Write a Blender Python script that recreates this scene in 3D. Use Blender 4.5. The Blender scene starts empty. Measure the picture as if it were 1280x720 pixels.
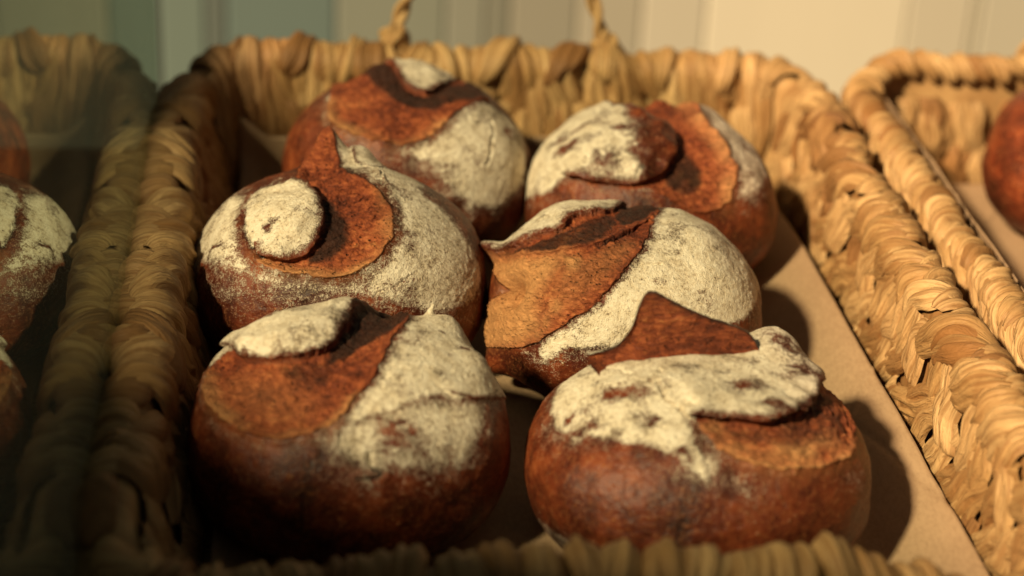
import bpy, math, random
import numpy as np

random.seed(7)
scene = bpy.context.scene
COL = scene.collection

CHART_A=(-0.030144,-0.502392,0.864114); CHART_E1=(0.999546,-0.015151,0.026059); CHART_E2=(0.0,0.864507,0.50262)
CAM_LOC=(-0.105135,-0.901016,0.53); CAM_R=(0.994714,-0.09142,0.046755); CAM_U=(-0.000416,0.451745,0.892147); CAM_F=(0.102682,0.887451,-0.449319)
SHADE_OUTLINE = [(-1.3, -.0005), (.22, -.0005), (.22, .60), (-.02, .55), (-.12, .505), (-.20, .488), (-.38, .490), (-.45, .508), (-.57, .572), (-.60, .61), (-.64, .640), (-.70, .685), (-.757, .735), (-.82, .80), (-.88, .855), (-1.3, 1.02)]  # outline of the added panel, shaped to place the shade on rims and loaves
# Each loaf was modelled after its own curves: outlines of its crumb, crust flaps, floured areas,
# darkened areas (char and painted-in flap shade), cracks and ridges, as angles (radians) over the loaf's surface from its upper front.
SHAPES = {'FL': {'c': (-0.0868, -0.1056, 0.0516),
        'r': (0.0759, 0.072, 0.0507),
        'bumps': [(0.114, 1.191, 0.294, 5), (-0.46, 0.908, 0.268, 3), (0.803, 0.985, 0.187, 7), (0.94, 0.422, 0.187, 4), (-1.009, 0.112, 0.161, 2), (-0.455, -0.905, 0.402, 2),
                  (0.323, -0.406, 0.12, 2.0), (0.649, 1.053, 0.024, 7)],
        'crumb': [[[-0.877, 0.676], [-1.109, 0.578], [-1.101, 0.361], [-0.936, -0.003], [-0.731, -0.241], [-0.453, -0.397], [-0.253, -0.384], [-0.084, -0.316], [0.06, -0.129],
                   [0.185, 0.08], [0.277, 0.388], [0.515, 1.013], [0.39, 1.569], [-0.011, 1.009], [-0.199, 0.607], [-0.556, 0.523]]],
        'cd': 10.5,
        'flaps': [{'poly': [[-1.104, 0.985], [-0.859, 0.646], [-0.705, 0.471], [-0.539, 0.404], [-0.372, 0.398], [-0.167, 0.489], [-0.078, 0.663], [0.005, 0.892], [0.133, 1.362],
                            [0.387, 1.54], [0.152, 1.797], [-0.293, 1.82], [-0.803, 1.691], [-1.247, 1.402]],
                   'edge': [[-1.104, 0.985], [-0.859, 0.646], [-0.705, 0.471], [-0.539, 0.404], [-0.372, 0.398], [-0.167, 0.489], [-0.078, 0.663], [0.005, 0.872], [0.166, 1.321],
                            [0.446, 1.525]],
                   'h': 6,
                   'L': 0.35,
                   'over': 3.0,
                   'taper': (0.8, 0.25),
                   'cr': 0},
                  {'poly': [[0.642, -0.009], [0.768, -0.026], [0.953, -0.003], [1.549, 0.376], [1.665, 0.867], [1.199, 1.211], [0.552, 0.62], [0.486, 0.11]],
                   'edge': [[0.642, -0.009], [0.768, -0.026], [0.953, -0.003], [1.611, 0.412]],
                   'h': 2.2,
                   'L': 0.12,
                   'over': 0.6,
                   'taper': (1, 1),
                   'cr': 0}],
        'flour': [([[-1.178, 0.984], [-0.696, 0.424], [-0.395, 0.358], [-0.14, 0.488], [-0.01, 0.846], [0.129, 1.314], [0.429, 1.556], [0.152, 1.833], [-0.293, 1.82],
                    [-0.803, 1.691], [-1.247, 1.402]],
                   1.0, 0.03),
                  ([[0.601, 1.295], [0.875, 1.469], [1.204, 1.362], [1.621, 0.868], [1.593, 0.325], [0.763, -0.082], [0.525, -0.066], [0.369, -0.183], [0.153, -0.288],
                    [-0.014, -0.349], [-0.012, -0.225], [0.084, -0.097], [0.211, 0.138], [0.308, 0.444]],
                   0.95, 0.03),
                  ([[-0.012, -0.225], [0.475, -0.039], [1.044, 0.042], [0.932, -0.341], [0.832, -0.647], [0.574, -0.731], [0.339, -0.667], [0.16, -0.742], [0.03, -0.672],
                    [-0.116, -0.533], [-0.16, -0.436]],
                   0.85, 0.09),
                  ([[0.03, -0.672], [0.082, -0.816], [0.246, -0.834], [0.182, -0.637]], 0.7, 0.04),
                  ([[-1.494, 0.679], [-1.171, 0.54], [-0.906, -0.053], [-0.613, -0.344], [-0.23, -0.385], [-0.187, -0.498], [-0.521, -0.502], [-0.899, -0.312], [-1.095, 0.021]],
                   0.33, 0.05),
                  ([[-1.171, 0.54], [-1.016, 0.932], [-0.806, 0.603], [-0.97, 0.377]], 0.75, 0.02)],
        'bald': [(0.311, -0.423, 0.12, 0.129), (0.713, 0.707, 0.046, 0.024), (0.693, 0.378, 0.054, 0.021), (0.839, 0.527, 0.032, 0.021), (1.037, 0.405, 0.054, 0.059),
                 (-0.596, 0.858, 0.08, 0.037)],
        'dark': [([[-0.166, 0.463], [-0.064, 0.694], [0.083, 1.119], [0.347, 1.553], [0.583, 1.211], [0.358, 0.723], [0.184, 0.634], [-0.008, 0.43], [-0.149, 0.358]], 0.95, 0.06),  # char and the lid's shadow, both painted dark under its right end
                 ([[-0.57, 0.421], [-0.166, 0.463], [-0.008, 0.43], [-0.105, 0.044], [-0.43, 0.175]], 0.7, 0.12),  # shading of the upper hollow put into the colour as char
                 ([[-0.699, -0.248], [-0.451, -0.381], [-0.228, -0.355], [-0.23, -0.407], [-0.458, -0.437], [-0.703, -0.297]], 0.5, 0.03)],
        'tone': [([[-0.944, 0.467], [-0.894, 0.061], [-0.662, -0.188], [-0.395, -0.293], [-0.176, -0.218], [-0.249, 0.054], [-0.525, 0.308]], 0.15, 0.2)],
        'cracks': [([[-0.23, 1.447], [-0.185, 1.567], [-0.196, 1.375]], 0.012, 1.0), ([[0.13, -0.539], [0.144, -0.637], [0.211, -0.705], [0.081, -0.742]], 0.02, 1.8),
                   ([[-0.062, -0.379], [-0.053, -0.472]], 0.014, 1.0), ([[0.084, -0.097], [0.284, 0.123], [0.388, 0.174]], 0.01, 0.5),
                   ([[0.224, -0.223], [0.32, -0.187], [0.272, -0.284], [0.371, -0.372]], 0.012, 0.7)],
        'ridge': [([[-1.171, 0.54], [-1.008, 0.156], [-0.908, -0.033], [-0.7, -0.274], [-0.455, -0.412], [-0.255, -0.405], [-0.085, -0.347], [0.06, -0.162]], 0.03, 1.2)]},
 'FR': {'c': (0.0767, -0.1284, 0.0476),
        'r': (0.0811, 0.073, 0.046),
        'bumps': [(0.613, 0.847, 0.322, 5), (-0.381, 0.479, 0.402, 3), (-0.804, 0.703, 0.214, 2), (-0.962, -0.365, 0.268, 2), (0.531, -0.803, 0.322, 2), (0.62, 1.076, 0.241, 11)],
        'crumb': [[[-0.13, 0.083], [-0.02, 0.054], [0.139, 0.043], [0.275, 0.02], [0.486, 0.082], [1.069, 0.874], [1.263, 0.633], [1.143, 0.185], [0.92, -0.143], [0.654, -0.321],
                   [0.329, -0.371], [0.099, -0.31], [-0.055, -0.145]]],
        'cd': 2.5,
        'flaps': [{'poly': [[-0.813, 1.319], [-0.237, 0.986], [0.079, 1.412], [0.366, 1.639], [0.713, 1.668], [0.929, 1.608], [1.106, 1.443], [1.211, 1.164], [0.848, 0.614],
                            [0.587, 0.199], [0.518, 0.105], [0.514, 0.164], [0.437, 0.095], [0.273, 0.006], [0.137, 0.032], [-0.022, 0.043], [-0.144, 0.065], [-0.198, 0.204],
                            [-0.291, 0.353], [-0.512, 0.313], [-0.795, 0.411]],
                   'edge': [[0.713, 1.668], [0.929, 1.608], [1.106, 1.443], [1.211, 1.164], [0.848, 0.614], [0.587, 0.199], [0.518, 0.105], [0.514, 0.164], [0.437, 0.095],
                            [0.273, 0.006], [0.137, 0.032], [-0.022, 0.043], [-0.144, 0.065]],
                   'h': 7.0,
                   'L': 0.28,
                   'over': 4.0,
                   'taper': (1, 1),
                   'cr': 0},
                  {'poly': [[-0.813, 1.319], [-0.237, 0.986], [0.079, 1.412], [0.366, 1.639], [0.713, 1.668], [0.929, 1.608], [0.549, 0.675], [-0.13, 0.504], [-0.644, 0.555]],
                   'edge': [[-0.813, 1.319], [-0.237, 0.986], [0.079, 1.412], [0.366, 1.639], [0.713, 1.668]],
                   'h': 3,
                   'L': 0.2,
                   'over': 1.0,
                   'taper': (0, 0.5),
                   'cr': 0}],
        'flour': [([[-0.829, 1.374], [-0.234, 1.023], [0.084, 1.497], [0.369, 1.666], [0.713, 1.681], [0.929, 1.625], [1.125, 1.442], [1.234, 1.166], [0.869, 0.627],
                    [0.554, 0.131], [0.272, -0.001], [0.136, 0.024], [-0.133, 0.057], [-0.106, -0.111], [-0.045, -0.275], [-0.063, -0.519], [-0.179, -0.399], [-0.276, -0.264],
                    [-0.423, -0.17], [-0.608, -0.112], [-0.797, -0.02], [-1.018, 0.088], [-1.129, 0.331], [-1.109, 0.611], [-1.083, 1.009], [-1.08, 1.242]],
                   0.93, 0.04),
                  ([[-0.075, -0.242], [0.097, -0.342], [0.231, -0.439], [0.21, -0.646], [0.087, -0.61], [-0.074, -0.502]], 0.42, 0.05),
                  ([[0.76, -0.312], [0.995, -0.167], [1.494, -0.521], [1.572, -0.937], [1.236, -0.757], [0.917, -0.486], [0.664, -0.495]], 0.35, 0.05),
                  ([[-1.634, -0.61], [-1.195, -0.791], [-0.939, -0.963], [-1.179, -1.127], [-1.738, -1.13]], 0.45, 0.04),
                  ([[0.18, 1.733], [0.713, 1.681], [0.455, 1.801], [0.116, 1.933]], 0.5, 0.02)],
        'bald': [(-0.563, 0.335, 0.155, 0.07), (-0.888, 0.25, 0.07, 0.054), (-0.218, -0.229, 0.07, 0.064), (0.201, 0.328, 0.134, 0.07), (0.645, 0.8, 0.096, 0.08),
                 (0.678, 0.588, 0.096, 0.08), (-0.791, 0.095, 0.107, 0.054), (-0.385, 0.013, 0.067, 0.04), (0.347, 0.145, 0.054, 0.048)],
        'dark': [([[-0.132, 0.064], [0.273, 0.006], [0.518, 0.105], [0.887, 0.62], [1.033, 0.334], [0.947, -0.018], [0.544, -0.195], [0.247, -0.179], [0.029, -0.097]], 0.6, 0.06),  # shade beneath the ragged flap painted into the crumb
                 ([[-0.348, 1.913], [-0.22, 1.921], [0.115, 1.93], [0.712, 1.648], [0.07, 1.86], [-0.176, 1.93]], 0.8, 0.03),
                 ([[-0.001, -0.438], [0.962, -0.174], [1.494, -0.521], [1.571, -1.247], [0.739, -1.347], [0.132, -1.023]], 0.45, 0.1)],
        'tone': [],
        'cracks': [([[-0.302, 0.367], [-0.283, 0.297], [-0.221, 0.205], [-0.173, 0.103], [-0.123, 0.046]], 0.016, 2.0), ([[-0.333, 0.445], [-0.276, 0.542]], 0.012, 0.9),
                   ([[-0.705, 0.706], [-0.557, 0.665], [-0.48, 0.555]], 0.02, 0.7), ([[-0.099, -0.043], [-0.064, -0.242], [-0.046, -0.437]], 0.014, 0.8),
                   ([[-0.399, 0.125], [-0.34, 0.008], [-0.276, -0.033]], 0.012, 0.6)],
        'ridge': [([[-0.074, -0.016], [0.022, -0.163], [0.15, -0.239], [0.336, -0.241], [0.544, -0.201], [0.747, -0.099]], 0.035, 2.0),
                  ([[-0.053, -0.129], [0.144, -0.316], [0.328, -0.378], [0.535, -0.363], [0.762, -0.258], [0.971, -0.093]], 0.03, 1.2)],
        'fin': {'top': [[-0.05274, 0.02, 0.04611], [-0.04393, 0.02, 0.04856], [-0.03687, 0.02, 0.05303], [-0.03236, 0.02, 0.06194], [-0.03043, 0.02, 0.07299],
                        [-0.0278, 0.02, 0.07979], [-0.02448, 0.02, 0.08023], [-0.01724, 0.02, 0.07629], [-0.0047, 0.02, 0.06923], [0.00983, 0.02, 0.06343],
                        [0.01913, 0.02, 0.06074], [0.02515, 0.02, 0.05511], [0.02923, 0.02, 0.04718]],
                'base': [[-0.05355, 0.014, 0.04673], [-0.04381, 0.014, 0.03495], [-0.03641, 0.014, 0.03491], [-0.0312, 0.014, 0.03489], [-0.0284, 0.014, 0.03487],
                         [-0.02519, 0.014, 0.03486], [-0.02178, 0.014, 0.03484], [-0.01475, 0.014, 0.0348], [-0.00266, 0.014, 0.03474], [0.01147, 0.014, 0.03467],
                         [0.02059, 0.014, 0.03462], [0.02606, 0.014, 0.03459], [0.02931, 0.014, 0.03457]]}},
 'ML': {'c': (-0.0884, 0.0564, 0.0544),
        'r': (0.0799, 0.0719, 0.054),
        'bumps': [(-0.371, 0.06, 0.219, 4), (-0.103, 1.086, 0.146, 24), (0.191, 1.086, 0.146, 9), (0.269, 0.62, 0.292, 5), (0.447, -0.34, 0.365, 3), (-0.862, -0.125, 0.195, 2)],
        'crumb': [[[-0.337, 0.634], [-0.295, 1.412], [-0.163, 1.714], [-0.165, 1.639], [-0.065, 1.293], [0.044, 0.678], [0.189, 0.513], [0.321, 0.291], [0.385, 0.076],
                   [0.358, -0.145], [0.274, -0.33], [0.15, -0.478], [-0.021, -0.522], [-0.233, -0.497], [-0.445, -0.417], [-0.593, -0.288], [-0.458, -0.3], [-0.324, -0.203],
                   [-0.181, 0.107], [-0.241, 0.431]]],
        'cd': 8.0,
        'flaps': [{'poly': [[-0.694, 0.574], [-0.372, 0.614], [-0.27, 0.524], [-0.186, 0.38], [-0.12, 0.162], [-0.117, -0.069], [-0.169, -0.203], [-0.243, -0.285], [-0.34, -0.334],
                            [-0.458, -0.309], [-0.549, -0.253], [-0.673, -0.062], [-0.743, 0.282]],
                   'edge': [[-0.372, 0.614], [-0.27, 0.524], [-0.186, 0.38], [-0.12, 0.162], [-0.117, -0.069], [-0.169, -0.203], [-0.243, -0.285], [-0.34, -0.334],
                            [-0.458, -0.309], [-0.56, -0.245]],
                   'h': 5,
                   'L': 0.22,
                   'over': 2.5,
                   'taper': (1, 1),
                   'cr': 0},
                  {'poly': [[-0.074, 1.777], [-0.027, 1.6], [0.133, 0.898], [0.249, 0.685], [0.407, 0.801], [0.579, 1.583], [0.39, 1.706], [0.184, 1.776]],
                   'edge': [[-0.074, 1.777], [-0.027, 1.6], [0.133, 0.898], [0.249, 0.685], [0.407, 0.801]],
                   'h': 3,
                   'L': 0.2,
                   'over': 1,
                   'taper': (1, 1),
                   'cr': 0}],
        'flour': [([[-0.694, 0.574], [-0.372, 0.614], [-0.194, 0.397], [-0.115, 0.142], [-0.117, -0.069], [-0.2, -0.23], [-0.34, -0.334], [-0.46, -0.314], [-0.586, -0.245],
                    [-0.646, -0.104], [-0.711, 0.264]],
                   1.0, 0.025),
                  ([[-1.041, 0.869], [-0.684, 0.598], [-0.678, 0.245], [-0.646, -0.136], [-0.589, -0.304], [-0.449, -0.445], [-0.235, -0.525], [-0.022, -0.55], [0.02, -0.683],
                    [-0.424, -0.608], [-0.657, -0.498], [-0.919, -0.307], [-1.208, -0.068], [-1.199, 0.248]],
                   0.88, 0.09),
                  ([[-0.131, 1.778], [-0.165, 1.618], [0.032, 0.678], [0.182, 0.511], [0.321, 0.301], [0.412, 0.1], [0.375, -0.143], [0.285, -0.357], [0.151, -0.506],
                    [0.155, -0.681], [0.495, -0.783], [0.758, -0.807], [0.998, -0.722], [1.175, -0.539], [1.303, -0.259], [1.052, 0.019], [0.859, 0.292], [0.652, 0.47],
                    [0.784, 1.343], [0.527, 1.661], [0.252, 1.772]],
                   0.85, 0.05),
                  ([[-0.277, -0.508], [-0.021, -0.536], [0.15, -0.484], [0.29, -0.674], [0.019, -0.728], [-0.246, -0.641]], 0.62, 0.05),
                  ([[-1.279, -0.112], [-0.646, -0.44], [0.021, -0.623], [0.713, -0.76], [1.226, -0.682], [1.71, -0.883], [0.258, -0.866], [-0.723, -0.74], [-1.171, -0.511]], 0.42,
                   0.1),
                  ([(-0.85, 0.95), (-0.95, 0.2), (-0.9, -0.1), (-1.5, -0.3), (-2.0, 0), (-2.0, 0.9), (-1.3, 1.3)], 0.85, 0.12)],
        'bald': [(-0.432, -0.069, 0.039, 0.039), (-0.902, -0.109, 0.049, 0.034), (-0.57, -0.188, 0.049, 0.024), (0.149, 1.685, 0.061, 0.024), (-0.688, 0.124, 0.044, 0.073),
                 (0.504, 1.365, 0.073, 0.029)],
        'dark': [([[-0.149, 0.393], [-0.014, 0.257], [0.1, -0.005], [0.066, -0.252], [-0.08, -0.371], [-0.267, -0.353], [-0.138, -0.161], [-0.107, 0.031]], 1.0, 0.07),  # shade of the hollow beside the disc, painted in
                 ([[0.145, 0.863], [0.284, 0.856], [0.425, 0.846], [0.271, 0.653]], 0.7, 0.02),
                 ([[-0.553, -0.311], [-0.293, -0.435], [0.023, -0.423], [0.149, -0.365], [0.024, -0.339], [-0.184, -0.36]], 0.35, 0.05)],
        'tone': [],
        'cracks': [([[-0.694, 0.253], [-0.646, 0.032], [-0.59, -0.198], [-0.526, -0.287]], 0.014, 1.6), ([[0.151, 0.82], [0.281, 0.822], [0.435, 0.82]], 0.014, 1.5),
                   ([[0.298, 0.698], [0.298, 0.413], [0.348, 0.409]], 0.012, 1.2), ([[-0.014, 0.257], [0.117, 0.259], [0.262, 0.319]], 0.01, 0.9),
                   ([[0.243, -0.648], [0.374, -0.579], [0.456, -0.483]], 0.01, 0.7), ([[0.029, 0.102], [0.089, -0.071], [0.108, -0.223]], 0.012, 0.8),
                   ([[0.153, 0.032], [0.17, -0.161], [0.087, -0.338]], 0.012, 0.7), ([[-0.059, -0.338], [-0.019, -0.423], [0.065, -0.395]], 0.01, 0.6)],
        'ridge': [([[-0.593, -0.288], [-0.446, -0.422], [-0.234, -0.506], [-0.021, -0.528], [0.15, -0.484], [0.279, -0.335], [0.362, -0.144], [0.399, 0.097], [0.366, 0.348],
                    [0.269, 0.62]],
                   0.03, 1.4)]},
 'MR': {'c': (0.063, 0.0259, 0.051),
        'r': (0.0742, 0.0668, 0.05),
        'bumps': [(0.525, 0.308, 0.292, 6), (-0.523, 1.063, 0.269, 3), (-1.073, -0.093, 0.157, -22), (-1.253, 0.657, 0.112, 9), (-1.647, -0.334, 0.135, 3),
                  (-1.592, -0.827, 0.247, 8), (-0.468, -0.165, 0.157, 3), (-0.261, -0.194, 0.067, -2), (0.487, 0.771, 0.135, 2), (0.666, -0.196, 0.224, 2)],
        'crumb': [[[-1.549, 0.817], [-0.914, 0.403], [-0.699, 0.463], [-0.52, 0.443], [-0.445, 0.645], [-0.195, 0.787], [0.1, 1.478], [0.356, 0.891], [0.163, 0.329],
                   [0.035, 0.011], [-0.048, -0.102], [-0.165, -0.274], [-0.351, -0.483], [-0.604, -0.628], [-0.84, -0.759], [-1.351, -0.717], [-1.966, -0.342], [-1.906, 0.021],
                   [-1.124, -0.067], [-1.313, 0.357]]],
        'cd': 2.0,
        'flaps': [{'poly': [[-1.549, 0.817], [-0.912, 0.381], [-0.698, 0.435], [-0.519, 0.406], [-0.47, 0.56], [-0.347, 0.673], [-0.201, 0.709], [-0.043, 0.816], [0.15, 1.462],
                            [-0.309, 1.684], [-0.717, 1.633], [-1.165, 1.475], [-1.526, 1.121]],
                   'edge': [[-1.549, 0.817], [-0.912, 0.381], [-0.698, 0.435], [-0.519, 0.406], [-0.47, 0.56], [-0.347, 0.673], [-0.201, 0.709], [-0.043, 0.816], [0.15, 1.462]],
                   'h': 4.5,
                   'L': 0.25,
                   'over': 2.0,
                   'taper': (1, 1),
                   'cr': 0},
                  {'poly': [[-1.549, 0.817], [-0.912, 0.381], [-0.519, 0.406], [-0.199, 0.731], [0.134, 1.463], [0.356, 0.891], [0.181, 0.516], [-0.028, 0.324], [-0.236, 0.178],
                            [-0.409, 0.139], [-0.52, 0.141], [-0.835, 0.235], [-1.233, 0.57]],
                   'edge': [[-1.233, 0.57], [-0.835, 0.222], [-0.52, 0.137], [-0.236, 0.178], [-0.028, 0.324], [0.181, 0.516]],
                   'h': 3.0,
                   'L': 0.15,
                   'over': 0.8,
                   'taper': (0.2, 0.6),
                   'cr': 1}],
        'flour': [([[-1.585, 0.865], [-0.915, 0.441], [-0.699, 0.453], [-0.519, 0.416], [-0.47, 0.56], [-0.347, 0.673], [-0.201, 0.709], [-0.043, 0.816], [0.15, 1.462],
                    [-0.309, 1.684], [-0.717, 1.633], [-1.165, 1.475], [-1.526, 1.121]],
                   0.9, 0.04),
                  ([[0.383, 0.994], [0.163, 0.329], [0.035, 0.003], [-0.049, -0.111], [-0.165, -0.274], [-0.351, -0.483], [-0.604, -0.628], [-0.824, -0.761], [-0.805, -0.959],
                    [-0.581, -0.876], [-0.353, -0.864], [-0.161, -0.88], [0.577, -0.728], [0.958, -0.492], [1.182, -0.189], [1.499, 0.157], [1.46, 0.609], [1.298, 0.933],
                    [1.036, 1.209], [0.777, 1.382]],
                   1.0, 0.04)],
        'bald': [(-0.575, -0.843, 0.022, 0.022), (-0.66, -0.527, 0.018, 0.022), (-0.84, 1.266, 0.045, 0.022)],
        'dark': [([[-0.077, 0.735], [0.151, 1.475], [0.372, 0.901], [0.162, 0.544], [-0.088, 0.401]], 0.9, 0.04),  # shadow wedge right of the flap, painted dark
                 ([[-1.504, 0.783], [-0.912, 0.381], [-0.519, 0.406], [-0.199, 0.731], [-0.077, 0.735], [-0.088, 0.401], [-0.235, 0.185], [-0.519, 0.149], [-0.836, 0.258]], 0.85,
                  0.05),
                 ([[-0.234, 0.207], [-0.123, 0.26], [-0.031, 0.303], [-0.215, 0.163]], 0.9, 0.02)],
        'tone': [([[-1.55, 0.796], [-0.835, 0.222], [-0.543, 0.138], [-0.527, -0.058], [-0.681, -0.206], [-0.774, -0.429], [-0.765, -0.619], [-1.014, -0.735], [-1.611, -0.631],
                   [-1.966, -0.342], [-1.885, 0.02], [-1.124, -0.067]],
                  0.8, 0.12),
                 ([[-0.681, -0.206], [-0.239, 0.128], [0.05, 0.236], [-0.111, -0.116], [-0.59, -0.554]], 0.25, 0.1)],
        'cracks': [([[-0.047, -0.092], [0.035, -0.106], [0.182, -0.097]], 0.01, 1.0), ([[-0.236, 0.178], [-0.101, 0.258], [0.071, 0.4]], 0.014, 1.5),
                   ([[-0.699, -0.324], [-0.669, -0.45], [-0.734, -0.499]], 0.012, 0.7), ([[-0.604, -0.165], [-0.523, 0.041], [-0.431, 0.124]], 0.012, 0.6),
                   ([[-1.071, -0.562], [-0.865, -0.536], [-0.942, -0.657]], 0.01, 0.6), ([[-1.067, 0.239], [-0.977, 0.218]], 0.012, 0.8)],
        'ridge': [([[-0.521, 0.131], [-0.419, -0.082], [-0.557, -0.353], [-0.793, -0.615]], 0.03, 0.8)]},
 'BL': {'c': (-0.0472, 0.1969, 0.0562),
        'r': (0.0754, 0.0679, 0.056),
        'bumps': [(-0.198, 1.006, 0.204, 8), (0.142, 1.016, 0.204, 9), (0.615, 0.218, 0.229, 4), (-0.321, 0.993, 0.178, 4), (-0.941, 0.068, 0.204, 2), (0.836, -0.31, 0.229, 2)],
        'crumb': [[[-0.553, 1.424], [-0.702, 1.075], [-0.703, 0.368], [-0.636, -0.025], [-0.371, -0.254], [-0.074, -0.383], [0.138, -0.297], [0.329, -0.089], [0.452, 0.101],
                   [0.789, 0.373], [0.671, 1.143], [0.108, 1.177]]],
        'cd': 6.5,
        'flaps': [{'poly': [[-0.59, 1.411], [-0.433, 1.35], [-0.154, 1.13], [0.074, 0.562], [0.226, 0.503], [0.323, 0.703], [0.62, 1.167], [0.433, 1.504], [-0.022, 1.672],
                            [-0.399, 1.65]],
                   'edge': [[-0.59, 1.411], [-0.433, 1.35], [-0.154, 1.13], [0.074, 0.562], [0.226, 0.503], [0.323, 0.703], [0.671, 1.143]],
                   'h': 5,
                   'L': 0.25,
                   'over': 2.5,
                   'taper': (1, 1),
                   'cr': 0},
                  {'poly': [[0.32, 0.673], [0.647, 1.087], [0.816, 0.488], [0.741, 0.313], [0.588, 0.229], [0.462, 0.29], [0.343, 0.375]],
                   'edge': [[0.741, 0.313], [0.588, 0.229], [0.462, 0.29], [0.343, 0.375], [0.281, 0.534]],
                   'h': 2.5,
                   'L': 0.2,
                   'over': 0.6,
                   'taper': (1, 1),
                   'cr': 1}],
        'flour': [([[-0.59, 1.411], [-0.433, 1.35], [-0.154, 1.13], [0.074, 0.562], [0.226, 0.503], [0.323, 0.703], [0.62, 1.167], [0.433, 1.504], [-0.022, 1.672], [-0.399, 1.65]],
                   0.9, 0.04),
                  ([[-0.074, -0.383], [0.161, -0.286], [0.379, -0.044], [0.554, 0.186], [0.802, 0.353], [1.4, 0.503], [1.311, -0.038], [1.249, -0.435], [0.954, -0.953],
                    [0.496, -0.918], [0.09, -0.568]],
                   0.9, 0.06),
                  ([[-0.774, 0.4], [-0.707, 0.723], [-0.6, 0.99], [-0.534, 0.579], [-0.685, 0.353]], 0.8, 0.03),
                  ([[-0.826, 0.388], [-0.68, 0.32], [-0.621, -0.069], [-0.71, -0.03]], 0.4, 0.04)],
        'bald': [(0.45, 0.193, 0.036, 0.015), (0.924, -0.003, 0.064, 0.076)],
        'dark': [([[-0.551, 1.4], [-0.154, 1.13], [0.074, 0.562], [0.225, 0.481], [0.396, 0.846], [0.727, 1.086], [0.81, 0.46], [0.584, 0.202], [0.46, 0.273], [0.245, 0.099],  # shade beneath the lid painted dark, together with the dark crust plank
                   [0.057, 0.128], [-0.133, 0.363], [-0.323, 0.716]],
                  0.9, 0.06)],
        'tone': [],
        'cracks': [([[0.715, 0.043], [0.721, -0.109], [0.69, -0.293], [0.668, -0.461]], 0.014, 1.5)],
        'ridge': [([[-0.703, 0.368], [-0.636, -0.025], [-0.371, -0.26], [-0.074, -0.389], [0.138, -0.302], [0.329, -0.1]], 0.03, 1.0)]},
 'BR': {'c': (0.099, 0.1623, 0.0527),
        'r': (0.0761, 0.0685, 0.052),
        'bumps': [(-0.435, 0.123, 0.315, 5), (0.116, 1.051, 0.158, 9), (0.546, 0.936, 0.242, 5), (0.782, -0.245, 0.218, 2)],
        'crumb': [[[-0.754, 1.259], [-0.361, 1.195], [-0.038, 1.69], [0.388, 1.252], [0.487, 0.512], [0.579, 0.082], [0.594, -0.235], [0.512, -0.595], [0.199, -0.689],
                   [-0.081, -0.449], [-0.477, -0.378], [-0.818, -0.186], [-0.247, -0.319], [0.062, 0.155], [-0.215, 0.668]]],
        'cd': 8.0,
        'flaps': [{'poly': [[-1.327, 0.985], [-1.032, 1.136], [-0.733, 1.253], [-0.214, 0.686], [0.012, 0.49], [0.13, 0.227], [0.095, -0.039], [-0.013, -0.264], [-0.253, -0.388],
                            [-0.471, -0.333], [-0.816, -0.172], [-1.267, 0.302], [-1.53, 0.81]],
                   'edge': [[-0.733, 1.253], [-0.214, 0.686], [0.012, 0.49], [0.13, 0.227], [0.095, -0.039], [-0.013, -0.264], [-0.253, -0.388], [-0.471, -0.333],
                            [-0.816, -0.172]],
                   'h': 7,
                   'L': 0.25,
                   'over': 2.5,
                   'taper': (1, 1),
                   'cr': 0}],
        'flour': [([[-1.456, 1.012], [-1.042, 1.17], [-0.733, 1.253], [-0.214, 0.686], [-0.193, 0.361], [-0.108, 0.033], [-0.151, -0.204], [-0.164, -0.371], [-0.471, -0.333],
                    [-0.816, -0.172], [-0.993, -0.33], [-1.788, 0.034], [-1.626, 0.559]],
                   0.95, 0.05),
                  ([[-0.038, 1.69], [0.127, 1.726], [0.807, 1.179], [1.182, 0.788], [1.409, 0.322], [1.046, -0.132], [0.707, -0.561], [0.548, -0.403], [0.556, 0.035],
                    [0.483, 0.497], [0.375, 0.78], [0.346, 1.423]],
                   0.7, 0.06)],
        'bald': [(-0.872, 0.438, 0.15, 0.102), (-0.566, 0.105, 0.068, 0.053), (-0.429, -0.137, 0.097, 0.053), (-0.321, 0.228, 0.048, 0.044), (-0.603, 0.463, 0.109, 0.024),
                 (-0.052, 0.155, 0.182, 0.17), (-0.137, -0.037, 0.145, 0.121), (-0.18, 0.516, 0.121, 0.048), (-0.782, 0.148, 0.097, 0.048)],
        'dark': [([[0.137, 0.228], [0.276, 0.048], [0.348, -0.25], [0.239, -0.503], [0.1, -0.479], [-0.027, -0.301], [0.102, -0.04]], 0.85, 0.06)],  # shade right of the lid painted into the split
        'tone': [],
        'cracks': [([[-0.78, -0.057], [-0.78, -0.187]], 0.01, 0.8), ([[-0.247, -0.319], [-0.151, -0.204]], 0.012, 1.0)],
        'ridge': [([[0.388, 1.252], [0.487, 0.512], [0.586, 0.085], [0.601, -0.233], [0.519, -0.594]], 0.04, 1.2)]}}

# ------------------------------------------------------------------ helpers
def V(*a): return np.array(a, float)

def hash3(ix, iy, iz, seed):
    n = (ix * 374761393 + iy * 668265263 + iz * 1442695041 + seed * 974634777) & 0xFFFFFFFF
    n = ((n ^ (n >> 13)) * 1274126177) & 0xFFFFFFFF
    n = ((n ^ (n >> 15)) * 2246822519) & 0xFFFFFFFF
    return ((n ^ (n >> 16)) & 0xFFFFFF).astype(float) / 0xFFFFFF * 2 - 1

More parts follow.
